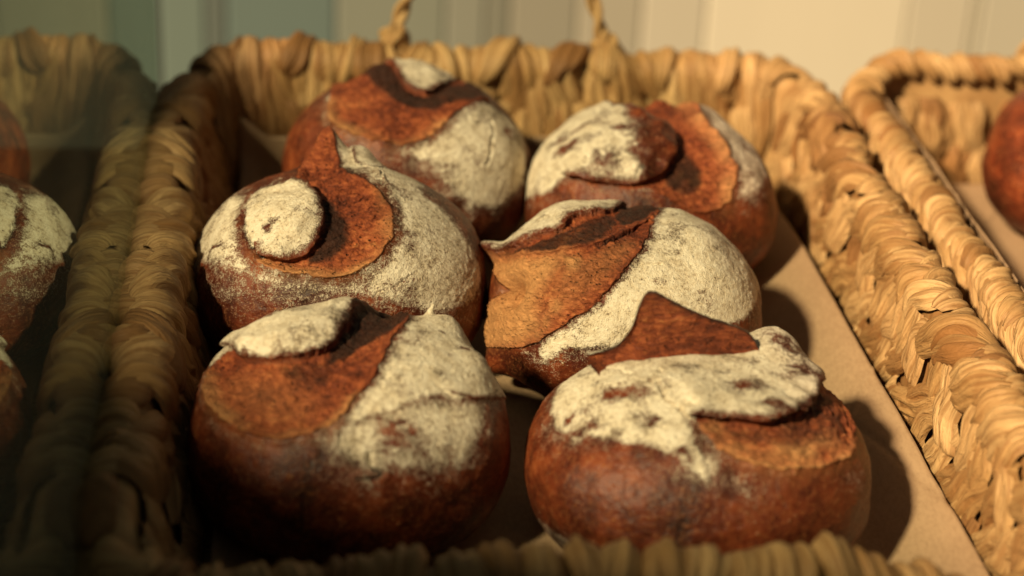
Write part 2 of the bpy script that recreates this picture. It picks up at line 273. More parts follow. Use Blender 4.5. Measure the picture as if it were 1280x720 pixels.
def noise3(p, seed=0):
    p = np.asarray(p, float); i = np.floor(p).astype(np.int64); f = p - i; f = f * f * (3 - 2 * f)
    r = 0
    for dx in (0, 1):
        wx = f[..., 0] if dx else 1 - f[..., 0]
        for dy in (0, 1):
            wy = f[..., 1] if dy else 1 - f[..., 1]
            for dz in (0, 1):
                wz = f[..., 2] if dz else 1 - f[..., 2]
                r = r + wx * wy * wz * hash3(i[..., 0] + dx, i[..., 1] + dy, i[..., 2] + dz, seed)
    return r

def fbm(p, seed=0, octaves=3):
    a, s, t = 1.0, 0, 0
    for k in range(octaves):
        s = s + a * noise3(np.asarray(p) * 2 ** k, seed + k * 17); t += a; a *= .5
    return s / t

def sstep(a, b, x):
    t = np.clip((x - a) / (b - a + 1e-12), 0, 1); return t * t * (3 - 2 * t)

def seg_dist(P, line):
    """distance from the 2-D points P to a polyline, and the nearest point"""
    line = np.asarray(line, float); best = np.full(len(P), 1e9); near = np.zeros_like(P)
    for a, b in zip(line[:-1], line[1:]):
        d = b - a; t = np.clip(((P - a) @ d) / (d @ d + 1e-12), 0, 1)
        q = a + t[:, None] * d; dist = np.hypot(*(P - q).T); m = dist < best
        best[m] = dist[m]; near[m] = q[m]
    return best, near

def edge_arc(near, line):
    s = np.r_[0, np.cumsum(np.hypot(*np.diff(line, axis=0).T))]; best = np.full(len(near), 1e9); out = np.zeros(len(near))
    for i, (a, b) in enumerate(zip(line[:-1], line[1:])):
        d = b - a; tt = np.clip(((near - a) @ d) / (d @ d + 1e-12), 0, 1); q = a + tt[:, None] * d; e = np.hypot(*(near - q).T); m = e < best
        best[m] = e[m]; out[m] = (s[i] + tt[m] * (s[i + 1] - s[i])) / s[-1]
    return out

def smooth_poly(poly, closed, n=2):
    p = [np.array(a, float) for a in poly]
    for _ in range(n):
        q = []
        m = len(p)
        for i in range(m if closed else m - 1):
            a, b = p[i], p[(i + 1) % m]
            q += [a * .75 + b * .25, a * .25 + b * .75]
        if not closed: q = [p[0]] + q + [p[-1]]
        p = q
    return np.array(p)

def inside(P, poly):
    r = np.zeros(len(P), bool); x, y = P.T; n = len(poly)
    for i in range(n):
        x0, y0 = poly[i]; x1, y1 = poly[(i + 1) % n]
        c = ((y0 > y) != (y1 > y)) & (x < (x1 - x0) * (y - y0) / (y1 - y0 + 1e-15) + x0)
        r ^= c
    return r

def signed(P, poly):
    poly = np.asarray(poly); d, _ = seg_dist(P, np.vstack([poly, poly[:1]]))
    return np.where(inside(P, poly), d, -d)

def link(o, parent=None):
    COL.objects.link(o)
    if parent: o.parent = parent
    return o

def thing(name, label, cat, loc=(0, 0, 0), group=None, rz=0):
    o = bpy.data.objects.new(name, None); o.location = loc; o.rotation_euler = (0, 0, rz); link(o)
    o.empty_display_size = .03
    tag(o, label, cat, group); return o

def tag(o, label=None, cat=None, group=None, kind=None):
    if label: o['label'] = label
    if cat: o['category'] = cat
    if group: o['group'] = group
    if kind: o['kind'] = kind
    return o

def mesh_obj(name, verts, faces, mat, parent=None, smooth=True, uv=None, attrs=None, normals=None):
    me = bpy.data.meshes.new(name)
    verts = np.ascontiguousarray(verts, dtype=np.float32); faces = np.asarray(faces, dtype=np.int32)
    nf, k = faces.shape
    me.vertices.add(len(verts)); me.vertices.foreach_set('co', verts.ravel())
    me.loops.add(nf * k); me.loops.foreach_set('vertex_index', faces.ravel())
    me.polygons.add(nf); me.polygons.foreach_set('loop_start', np.arange(0, nf * k, k, dtype=np.int32))
    me.polygons.foreach_set('use_smooth', np.full(nf, smooth))
    me.update(calc_edges=True)
    if uv is not None:
        l = me.uv_layers.new(name='UVMap'); l.data.foreach_set('uv', np.asarray(uv, np.float32)[faces.ravel()].ravel())
    for n, a in (attrs or {}).items():
        at = me.attributes.new(n, 'FLOAT', 'POINT'); at.data.foreach_set('value', np.asarray(a, np.float32))
    if normals is not None:
        me.normals_split_custom_set_from_vertices([tuple(x) for x in normals])
    me.materials.append(mat)
    return link(bpy.data.objects.new(name, me), parent)

def grid_faces(n, m, wrap=False, off=0):
    i = np.arange(n - 1)[:, None]; j = np.arange(m if wrap else m - 1)[None]
    a = i * m + j; b = i * m + (j + 1) % m; c = (i + 1) * m + (j + 1) % m; d = (i + 1) * m + j
    return np.stack([a, b, c, d], -1).reshape(-1, 4) + off

def box_verts(lo, hi):
    x0, y0, z0 = lo; x1, y1, z1 = hi
    v = [(x0, y0, z0), (x1, y0, z0), (x1, y1, z0), (x0, y1, z0), (x0, y0, z1), (x1, y0, z1), (x1, y1, z1), (x0, y1, z1)]
    f = [(0, 3, 2, 1), (4, 5, 6, 7), (0, 1, 5, 4), (1, 2, 6, 5), (2, 3, 7, 6), (3, 0, 4, 7)]
    return v, f

# ------------------------------------------------------------------ materials
class NT:
    def __init__(s, name):
        s.m = bpy.data.materials.new(name); s.m.use_nodes = True; s.t = s.m.node_tree; s.t.nodes.clear()
        s.out = s.n('ShaderNodeOutputMaterial')
    def n(s, typ, **k):
        nd = s.t.nodes.new(typ)
        for a, b in k.items(): setattr(nd, a, b)
        return nd
    def l(s, a, b): s.t.links.new(a, b)
    def put(s, sock, x):
        if hasattr(x, 'is_output') or hasattr(x, 'links'): s.l(x, sock)
        else: sock.default_value = x
    def math(s, op, a, b=0.0, c=0.0, clamp=False):
        nd = s.n('ShaderNodeMath', operation=op, use_clamp=clamp)
        s.put(nd.inputs[0], a); s.put(nd.inputs[1], b); s.put(nd.inputs[2], c); return nd.outputs[0]
    def noise(s, vec, scale, detail=3, rough=.5, dist=0.0):
        nd = s.n('ShaderNodeTexNoise'); s.l(vec, nd.inputs['Vector'])
        nd.inputs['Scale'].default_value = scale; nd.inputs['Detail'].default_value = detail
        nd.inputs['Roughness'].default_value = rough; nd.inputs['Distortion'].default_value = dist
        return nd.outputs['Fac']
    def mapr(s, x, a, b, c=0.0, d=1.0, smooth=True):
        nd = s.n('ShaderNodeMapRange', interpolation_type='SMOOTHSTEP' if smooth else 'LINEAR')
        s.put(nd.inputs[0], x); 
        for i, q in enumerate((a, b, c, d)): nd.inputs[i + 1].default_value = q
        return nd.outputs[0]
    def mix(s, f, a, b, blend='MIX'):
        nd = s.n('ShaderNodeMix', data_type='RGBA', blend_type=blend)
        s.put(nd.inputs[0], f)
        for sock, x in ((nd.inputs[6], a), (nd.inputs[7], b)):
            if isinstance(x, tuple): sock.default_value = (*x, 1)
            else: s.l(x, sock)
        return nd.outputs[2]
    def ramp(s, f, stops):
        nd = s.n('ShaderNodeValToRGB'); s.l(f, nd.inputs[0]); e = nd.color_ramp.elements
        while len(e) < len(stops): e.new(.5)
        for q, (p, c) in zip(e, stops): q.position = p; q.color = (*c, 1)
        return nd.outputs[0]
    def attr(s, name):
        return s.n('ShaderNodeAttribute', attribute_name=name).outputs['Fac']
    def bsdf(s, color, rough, normal=None, **k):
        b = s.n('ShaderNodeBsdfPrincipled')
        for sock, x in (('Base Color', color), ('Roughness', rough)):
            if isinstance(x, tuple): b.inputs[sock].default_value = (*x, 1)
            else: s.put(b.inputs[sock], x)
        if normal is not None: s.l(normal, b.inputs['Normal'])
        for a, x in k.items(): s.put(b.inputs[a.replace('_', ' ')], x)
        s.l(b.outputs[0], s.out.inputs[0]); return b
    def bump(s, h, dist, strength=1.0, normal=None):
        b = s.n('ShaderNodeBump'); b.inputs['Distance'].default_value = dist; b.inputs['Strength'].default_value = strength
        s.l(h, b.inputs['Height'])
        if normal is not None: s.l(normal, b.inputs['Normal'])
        return b.outputs[0]

def bread_material():
    t = NT('rye_bread_crust')
    tc = t.n('ShaderNodeTexCoord').outputs['Object']
    rnd = t.n('ShaderNodeObjectInfo').outputs['Random']
    flour, crumb, dark = t.attr('flour'), t.attr('crumb'), t.attr('dark')
    big = t.noise(tc, 28, 4, .6); mid = t.noise(tc, 110, 5, .65); fine = t.noise(tc, 520, 4, .7); grain = t.noise(tc, 1500, 2, .6)
    # crust: deep mahogany to orange brown, blistered
    crust = t.ramp(t.math('ADD', t.math('MULTIPLY', big, .6), t.math('MULTIPLY', mid, .4)),
                   [(.34, (.024, .006, .003)), (.47, (.080, .014, .006)), (.57, (.175, .034, .011)), (.70, (.31, .080, .024))])
    vor = t.n('ShaderNodeTexVoronoi'); t.l(tc, vor.inputs['Vector']); vor.inputs['Scale'].default_value = 260
    blister = t.mapr(vor.outputs['Distance'], .12, .32, 1, 0)
    blm = t.math('MULTIPLY', blister, t.mapr(mid, .5, .62))
    crust = t.mix(t.math('MULTIPLY', t.mapr(t.math('ADD', t.math('MULTIPLY', fine, .6), t.math('MULTIPLY', grain, .4)), .48, .66), .42), crust, (.52, .19, .065))
    v3 = t.n('ShaderNodeTexVoronoi', feature='DISTANCE_TO_EDGE'); mpd = t.n('ShaderNodeVectorMath', operation='ADD'); t.l(tc, mpd.inputs[0])
    nz = t.n('ShaderNodeTexNoise'); t.l(tc, nz.inputs['Vector']); nz.inputs['Scale'].default_value = 70; vs_ = t.n('ShaderNodeVectorMath', operation='SCALE'); t.l(nz.outputs['Color'], vs_.inputs[0]); vs_.inputs['Scale'].default_value = .012; t.l(vs_.outputs[0], mpd.inputs[1])
    t.l(mpd.outputs[0], v3.inputs['Vector']); v3.inputs['Scale'].default_value = 75
    crackle = t.math('MULTIPLY', t.mapr(v3.outputs['Distance'], .012, .05, 1, 0), t.mapr(t.noise(tc, 30, 3), .48, .62))
    crust = t.mix(t.math('MULTIPLY', crackle, .22), crust, (.02, .006, .003))
    crust = t.mix(t.math('MULTIPLY', blm, .45), crust, (.50, .21, .07))
    # torn crumb: streaky orange brown with small dark pores
    mp = t.n('ShaderNodeMapping'); t.l(tc, mp.inputs[0]); mp.inputs['Scale'].default_value = (1, 1.0, 2.6); mp.inputs['Rotation'].default_value = (.5, .4, .3)
    streak = t.noise(mp.outputs[0], 190, 5, .7, .8)
    crumbc = t.ramp(t.math('ADD', t.math('MULTIPLY', streak, .6), t.math('MULTIPLY', big, .4)),
                    [(.33, (.05, .010, .004)), (.45, (.22, .044, .015)), (.55, (.42, .105, .034)), (.67, (.64, .25, .085))])
    v2 = t.n('ShaderNodeTexVoronoi'); t.l(mp.outputs[0], v2.inputs['Vector']); v2.inputs['Scale'].default_value = 300
    pore = t.math('MULTIPLY', t.mapr(v2.outputs['Distance'], .10, .34, 1, 0), t.mapr(t.noise(tc, 170, 2), .46, .58))
    crumbc = t.mix(t.math('MULTIPLY', pore, .8), crumbc, (.06, .014, .005))
    col = t.mix(crumb, crust, crumbc)
    tone = t.attr('tone')
    col = t.mix(t.math('MULTIPLY', tone, 1.0), col, t.mix(streak, (.50, .19, .06), (.88, .50, .21)))
    scorch_shade = t.mapr(t.math('ADD', dark, t.math('MULTIPLY', t.math('SUBTRACT', mid, .5), .9)), .30, .95)  # char together with the shade painted under the flaps
    col = t.mix(t.math('MULTIPLY', scorch_shade, .92), col, (.022, .008, .004))
    # flour: speckled where thin, caked where thick
    f = t.math('ADD', flour, t.math('MULTIPLY', t.math('SUBTRACT', mid, .5), .75))
    f = t.math('ADD', f, t.math('MULTIPLY', t.math('SUBTRACT', fine, .5), 1.1))
    f = t.math('ADD', f, t.math('MULTIPLY', t.math('SUBTRACT', grain, .5), 1.3))
    pep = t.math('MULTIPLY', t.mapr(t.noise(tc, 720, 3, .7), .60, .72), t.mapr(t.noise(tc, 36, 3, .6), .40, .66))
    f = t.math('SUBTRACT', f, t.math('MULTIPLY', pep, .75))
    fm = t.mapr(f, .28, .86); fm = t.math('MULTIPLY', fm, t.mapr(flour, .03, .18))
    dust = t.ramp(t.math('ADD', t.math('MULTIPLY', fine, .5), t.math('MULTIPLY', mid, .5)),
                  [(.30, (.46, .32, .19)), (.42, (.72, .59, .42)), (.58, (.88, .78, .62))])
    col = t.mix(t.math('MULTIPLY', fm, .96), col, dust)
    rough = t.mapr(fm, 0, 1, .43, .95, False)
    rough = t.math('ADD', rough, t.math('MULTIPLY', crumb, .18), clamp=True)
    h = t.math('ADD', t.math('MULTIPLY', mid, t.mapr(flour, 0, 1, .42, .22, False)), t.math('MULTIPLY', fine, .25))
    h = t.math('ADD', h, t.math('MULTIPLY', t.math('MULTIPLY', crumb, streak), 2.3))
    h = t.math('SUBTRACT', h, t.math('MULTIPLY', t.math('MULTIPLY', pore, crumb), .9))
    h = t.math('ADD', h, t.math('MULTIPLY', blm, .35)); h = t.math('SUBTRACT', h, t.math('MULTIPLY', t.math('MULTIPLY', crackle, .14), t.math('SUBTRACT', 1.0, fm)))
    h = t.math('ADD', h, t.math('MULTIPLY', fm, t.math('ADD', t.math('MULTIPLY', grain, .45), t.math('MULTIPLY', fine, .15))))
    nb = t.bump(h, .0014, 1.0)
    t.bsdf(col, rough, nb, Specular_IOR_Level=.35)
    return t.m

def leaf_material():
    t = NT('dried_leaf_strands')
    uv = t.n('ShaderNodeTexCoord').outputs['UV']
    geo = t.n('ShaderNodeNewGeometry'); rnd = geo.outputs['Random Per Island']
    tc = t.n('ShaderNodeTexCoord').outputs['Object']
    mp = t.n('ShaderNodeMapping'); t.l(uv, mp.inputs[0]); mp.inputs['Scale'].default_value = (22, 420, 1)
    fib = t.noise(mp.outputs[0], 1, 4, .65, .4)
    mp2 = t.n('ShaderNodeMapping'); t.l(uv, mp2.inputs[0]); mp2.inputs['Scale'].default_value = (60, 200, 1)
    fib2 = t.noise(mp2.outputs[0], 1, 3, .6, 1.0)
    blot = t.noise(tc, 45, 4, .6)
    base = t.ramp(rnd, [(0, (.24, .115, .042)), (.2, (.48, .29, .115)), (.6, (.58, .375, .165)), (.85, (.68, .46, .215)), (1, (.34, .165, .055))])
    col = t.mix(t.mapr(fib, .36, .60, .72, 0), base, (.26, .125, .04))
    col = t.mix(t.mapr(blot, .52, .75, 0, .5), col, (.27, .12, .04))
    h = t.math('ADD', fib, t.math('MULTIPLY', fib2, 1.1))
    nb = t.bump(h, .0017, 1.0)
    col = t.mix(1.0, col, (.88, .86, .84), 'MULTIPLY')
    t.bsdf(col, .55, nb, Specular_IOR_Level=.3)
    return t.m

def simple(name, c0, c1, scale, rough=.6, bump=0.0, stretch=(1, 1, 1), spec=.4):
    t = NT(name); tc = t.n('ShaderNodeTexCoord').outputs['Object']
    mp = t.n('ShaderNodeMapping'); t.l(tc, mp.inputs[0]); mp.inputs['Scale'].default_value = stretch
    n = t.noise(mp.outputs[0], scale, 5, .6)
    nb = t.bump(n, bump) if bump else None
    t.bsdf(t.mix(t.mapr(n, .3, .7), c0, c1), rough, nb, Specular_IOR_Level=spec); return t.m

def glass_material():
    t = NT('case_glass')
    g = t.n('ShaderNodeNewGeometry')
    fr = t.n('ShaderNodeFresnel'); fr.inputs['IOR'].default_value = GLASS_IOR
    fac = t.math('MULTIPLY', fr.outputs[0], t.math('SUBTRACT', 1.0, g.outputs['Backfacing']))
    tr = t.n('ShaderNodeBsdfTransparent'); tr.inputs[0].default_value = (.90, .95, .92, 1)
    gl = t.n('ShaderNodeBsdfGlossy'); gl.inputs['Color'].default_value = (.80, .90, .80, 1); gl.inputs['Roughness'].default_value = 0.0
    mx = t.n('ShaderNodeMixShader'); t.l(fac, mx.inputs[0]); t.l(tr.outputs[0], mx.inputs[1]); t.l(gl.outputs[0], mx.inputs[2])
    # a thin film of dust, thickened into a greenish haze that lifts the shadows
    tc = t.n('ShaderNodeTexCoord').outputs['Object']
    df = t.n('ShaderNodeBsdfDiffuse'); df.inputs[0].default_value = (.30, .33, .27, 1)
    m2 = t.n('ShaderNodeMixShader'); t.l(t.mapr(t.noise(tc, 9, 4, .6), .35, .8, .05, .13), m2.inputs[0])
    t.l(mx.outputs[0], m2.inputs[1]); t.l(df.outputs[0], m2.inputs[2]); t.l(m2.outputs[0], t.out.inputs[0])
    return t.m
GLASS_IOR = 1.55

BREAD = bread_material(); LEAF = leaf_material(); GLASS = glass_material()
def paper_material():
    t = NT('kraft_paper'); tc = t.n('ShaderNodeTexCoord').outputs['Object']
    n = t.noise(tc, 14, 3, .5); f = t.noise(tc, 900, 3, .7)
    mp = t.n('ShaderNodeMapping'); t.l(tc, mp.inputs[0]); mp.inputs['Scale'].default_value = (1, .5, 1); fi = t.noise(mp.outputs[0], 500, 2, .6)
    c = t.mix(t.mapr(t.math('ADD', t.math('MULTIPLY', n, .5), t.math('MULTIPLY', fi, .5)), .35, .65), (.32, .21, .12), (.40, .27, .158))
    nb = t.bump(t.math('ADD', t.math('MULTIPLY', f, .06), n), .004, .7)
    t.bsdf(c, .62, nb, Specular_IOR_Level=.35); return t.m
PAPER = paper_material()

# ------------------------------------------------------------------ loaves
A = V(*CHART_A); E1 = V(*CHART_E1); E2 = V(*CHART_E2)
def chart_dir(uv):
    th = np.hypot(uv[:, 0], uv[:, 1]); th = np.minimum(th, math.pi - 1e-4); m = np.hypot(uv[:, 0], uv[:, 1]) + 1e-9
    return np.cos(th)[:, None] * A + (np.sin(th) / m)[:, None] * (uv[:, :1] * E1 + uv[:, 1:] * E2)

def base_surface(uv, r, seed):
    d = chart_dir(uv); n = 2.3
    p = d / (np.abs(d) ** n).sum(1, keepdims=True) ** (1 / n)
    p = p * (1 + .022 * noise3(d * 1.6 + 5, seed)[:, None] + .010 * noise3(d * 4 + 3, seed + 1)[:, None])
    p[:, :2] *= (1 - .075 * np.clip(p[:, 2], -.7, 1))[:, None]
    z = p[:, 2]; lo = -.86; k = .07
    p[:, 2] = lo + k * np.log1p(np.exp(np.clip((z - lo) / k, -30, 30)))   # soft flat base
    return p * r, d

def build_loaf(name, S, label, seed, center=None, rz=0.0, NT_=330, NP_=640, group='floured loaves in the front basket'):
    r = V(*S['r'])
    th = np.linspace(0, 1, NT_) ** 1.0 * (math.pi - .002) + .001; ph = np.linspace(0, 2 * math.pi, NP_, endpoint=False)
    T, Pn = np.meshgrid(th, ph, indexing='ij')
    uv = np.stack([T * np.cos(Pn), T * np.sin(Pn)], -1).reshape(-1, 2)
    d0 = chart_dir(uv)
    j = np.stack([fbm(d0 * 11, seed, 4), fbm(d0 * 11 + 40, seed + 3, 4)], -1) * .032 + np.stack([noise3(d0 * 55, seed + 9), noise3(d0 * 55 + 9, seed + 11)], -1) * .0035
    w = uv + j                                                             # ragged edges
    N = len(uv); h = np.zeros(N)
    flour = np.zeros(N); crumb = np.zeros(N); dark = np.zeros(N); tone = np.zeros(N)
    flapid = np.zeros(N, int); over = np.zeros((N, 2))
    for x, y, s, hh in S['bumps']: h += hh * np.exp(-((uv[:, 0] - x) ** 2 + (uv[:, 1] - y) ** 2) / (s * s))
    top_m = np.zeros(N); flapm = np.zeros(N); edge_all = np.full(N, 9.)
    flaps = []
    for f in S['flaps']:
        poly = smooth_poly(f['poly'], True, 1); edge = smooth_poly(f['edge'], False, 1)
        sd = signed(w, poly); de, near = seg_dist(w, edge); flaps.append((f, sd, de, near))
    for P in S['crumb']:
        sd = signed(w, smooth_poly(P, True, 1)); m = sstep(-.008, .012, sd); crumb = np.maximum(crumb, m)
        h -= S['cd'] * (.45 * sstep(0, .10, sd) + .55 * sstep(0, .42, sd))
    for k, (f, sd, de, near) in enumerate(flaps):
        m = sstep(-.004, .006, sd)
        cav = (1 - m) * crumb * np.exp(-(de / .16) ** 2)
        h -= f['h'] * .35 * cav
        edge_all = np.minimum(edge_all, np.where(sd < 0, de, 9))
    for k, (f, sd, de, near) in enumerate(flaps):
        m = sstep(-.004, .006, sd)
        if k == 0 or True:
            lift = f['h'] * np.exp(-de / f['L']) * (.85 + .3 * noise3(d0 * 9 + k * 7, seed + 5))
            arc = edge_arc(near, smooth_poly(f['edge'], False, 1)); t0, t1 = f['taper']
            lift = lift * (t0 + (1 - t0) * sstep(0, .3, arc)) * (t1 + (1 - t1) * sstep(1, .62, arc))
            qq = np.clip(de / .085, 0, 1); roll = .30 + .70 * np.sqrt(np.clip(1 - (1 - qq) ** 2, 0, 1))   # rounded lip
            root_ = np.maximum(sstep(0, .12, sd), np.exp(-np.clip(de - sd, 0, 9) / .03)) * sstep(0, .06, arc + (t0 > .5))
            h += m * lift * roll * root_   # rooted smoothly away from the free lip
            dirv = near - w; dirv = dirv / (np.hypot(*dirv.T)[:, None] + 1e-6)
            over += (root_ * m * np.exp(-(de / .06) ** 2) * sstep(0, .01, de) * f['over'] / 75)[:, None] * dirv
        flapm = np.maximum(flapm, m); flapid[(sd > 0)] = k + 1
        if not f['cr']: top_m = np.maximum(top_m, m)
    for P, wd, hh in S['ridge']:
        de, _ = seg_dist(w, smooth_poly(P, False, 1)); tone = np.maximum(tone, .62 * np.exp(-(de / (wd * 2.6)) ** 2) * np.clip(.8 + noise3(d0 * 9, seed + 61), 0, 1.2)); h += hh * np.exp(-(de / wd) ** 2) * (.7 + .6 * noise3(d0 * 22, seed + 8))
    for P, wd, hh in S['cracks']:
        de, _ = seg_dist(w + j * .6, smooth_poly(P, False, 1)); g = np.exp(-(de / (wd * (.9 + .5 * noise3(d0 * 30, seed)))) ** 2)
        h -= hh * g; dark = np.maximum(dark, .95 * g * (hh > .9)); h += hh * .25 * np.exp(-((de - wd * 2) / wd) ** 2)
    crumb = crumb * (1 - flapm)
    for f, sd, de, near in flaps:
        if f['cr']: m = sstep(-.004, .006, sd); crumb = crumb * (1 - m) + .85 * m * (1 - top_m)
    if 'fin' in S:
        crumb = np.maximum(crumb, 0)
    halo = np.zeros(N)
    for P, val, soft in S['flour']:
        sd = signed(w, smooth_poly(P, True, 1)); flour = np.maximum(flour, val * (.10 + .90 * sstep(-soft * .6 - .012, soft * 1.3 + .035, sd)) * (sd > -soft - .02) ); halo = np.maximum(halo, .56 * val * np.exp(-np.clip(-sd, 0, 9) / .17))
    flour = np.maximum(flour, halo * np.clip(.75 + .9 * fbm(d0 * 9 + 7, seed + 41, 3), 0, 1.3)); flour = flour * (1 - np.clip(crumb, 0, 1) * .93)
    wb = uv + j * 2.4 + np.stack([noise3(d0 * 5, seed + 51), noise3(d0 * 5, seed + 52)], -1) * .05
    for f, sd, de, near in flaps: flour *= 1 - .55 * (sd > 0) * (1 - sstep(.004, .050, de + .012 * noise3(d0 * 40, seed + 71)))
    for x, y, a, b in S['bald']:
        g = np.exp(-(((wb[:, 0] - x) / (a + .01)) ** 2 + ((wb[:, 1] - y) / (b + .01)) ** 2) ** 1.2 * .9); flour *= 1 - .78 * g * np.clip(.75 + .6 * noise3(d0 * 26, seed + 21), 0, 1.15)
    flour *= 1 - .30 * sstep(.05, .5, fbm(d0 * 7 + 3, seed + 31, 3)) 
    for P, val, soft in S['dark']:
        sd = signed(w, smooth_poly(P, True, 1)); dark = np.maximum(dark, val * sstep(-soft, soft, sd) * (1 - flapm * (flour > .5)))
    for P, val, soft in S.get('tone', []):
        sd = signed(w, smooth_poly(P, True, 1)); tone = np.maximum(tone, val * sstep(-soft, soft, sd))
    tone = tone * np.clip(crumb * 1.2, .15, 1)
    rough = .7 * fbm(d0 * 6, seed + 2, 3) + (.22 * fbm(d0 * 34, seed + 4, 2)) * (1 + 1.6 * crumb)
    rough += .25 * flour * fbm(d0 * 45, seed + 6, 2)
    rough += crumb * 1.1 * (1 - np.abs(fbm(d0 * V(14, 9, 20), seed + 7, 3)) * 2)
    h = (h + rough) / 1000
    P, d = base_surface(uv + over, r, seed)
    nrm = d / r; nrm /= np.linalg.norm(nrm, axis=1, keepdims=True)
    below = sstep(-.86, -.55, (P / r)[:, 2]); P = P + nrm * (h * below)[:, None]
    zmin = -.86 * r[2]; P[:, 2] = np.maximum(P[:, 2], zmin)
    faces = grid_faces(NT_, NP_, wrap=True)[:, ::-1]
    faces = faces[:, ::-1]
    # vertex normals of the whole loaf, so the parts join without a seam
    a, b, c_, e = (P[faces[:, i]] for i in range(4)); fn = np.cross(c_ - a, e - b)
    if (fn * ((a + c_) / 2)).sum() < 0: faces = faces[:, ::-1]; fn = -fn
    vn = np.zeros_like(P)
    for i in range(4): np.add.at(vn, faces[:, i], fn)
    vn /= np.linalg.norm(vn, axis=1, keepdims=True) + 1e-12
    root = thing(name, label, 'bread loaf', tuple(center if center is not None else S['c']), group, rz)
    fc = crumb[faces].mean(1); ff = flapid[faces].max(1)
    cls = np.where(ff > 0, ff + 1, np.where(fc > .5, 1, 0))
    names = {0: 'crust', 1: 'torn_crumb', 2: 'crust_flap', 3: 'crust_flap', 4: 'crust_flap'}
    for k in range(0, cls.max() + 1):
        fk = faces[cls == k]
        if not len(fk): continue
        ids, inv = np.unique(fk.ravel(), return_inverse=True)
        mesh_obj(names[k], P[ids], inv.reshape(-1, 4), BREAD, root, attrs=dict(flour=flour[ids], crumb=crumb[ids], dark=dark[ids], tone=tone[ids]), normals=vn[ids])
    if 'fin' in S:                                                          # the far lip of the cut, standing up like a fin
        fn_ = S['fin']; b0 = np.array(fn_['base']); t0_ = np.array(fn_['top']); n = 110; m = 30
        tt = np.linspace(0, 1, n); cum = np.r_[0, np.cumsum(np.linalg.norm(np.diff(t0_, axis=0), axis=1))]; cum /= cum[-1]
        ts = smooth_poly(t0_, False, 2); c2 = np.r_[0, np.cumsum(np.linalg.norm(np.diff(ts, axis=0), axis=1))]; c2 /= c2[-1]
        Tp = np.stack([np.interp(tt, c2, ts[:, q]) for q in range(3)], -1); Bp = np.stack([np.interp(Tp[:, 0], b0[:, 0], b0[:, q]) for q in range(3)], -1); Bp[:, 0] = Tp[:, 0]
        rows = []; fl = []; cr = []; dk = []
        for s_ in np.linspace(-1, 1, 2 * m):
            k = 1 - abs(s_); g = k ** .85
            pt = Bp * (1 - g) + Tp * g + V(0, 1, 0) * (.0035 * (1 - k) ** .6 + .0004) * np.sign(s_)
            pt = pt + V(0, 1, 0) * (.005 * math.sin(k * 3.1) + .0016 * fbm(pt * 130, seed, 3))[:, None] + V(0, 0, 1) * (.0007 * fbm(pt * 220, seed + 1, 2) * (k > .8))[:, None]
            rows.append(pt); fl.append(np.full(n, .6 if s_ > 0 else .0)); cr.append(np.full(n, .9 if s_ < 0 else .2)); dk.append(np.full(n, .9 * float(sstep(.84, 1.0, np.array(k)))))
        rows = np.array(rows)
        mesh_obj('crust_fin', rows.reshape(-1, 3), grid_faces(2 * m, n), BREAD, root, attrs=dict(flour=np.array(fl).ravel(), crumb=np.array(cr).ravel(), dark=np.array(dk).ravel(), tone=np.zeros(2 * m * n)))
    return root

# ------------------------------------------------------------------ woven baskets
def rounded_rect(hx, hy, rad, n=2000):
    pts = []
    for cx, cy, a0 in ((hx - rad, hy - rad, 0), (-hx + rad, hy - rad, 90), (-hx + rad, -hy + rad, 180), (hx - rad, -hy + rad, 270)):
        for a in np.linspace(a0, a0 + 90, 24): pts.append((cx + rad * math.cos(math.radians(a)), cy + rad * math.sin(math.radians(a))))
    pts.append(pts[0]); pts = np.array(pts); s = np.r_[0, np.cumsum(np.hypot(*np.diff(pts, axis=0).T))]
    return pts, s

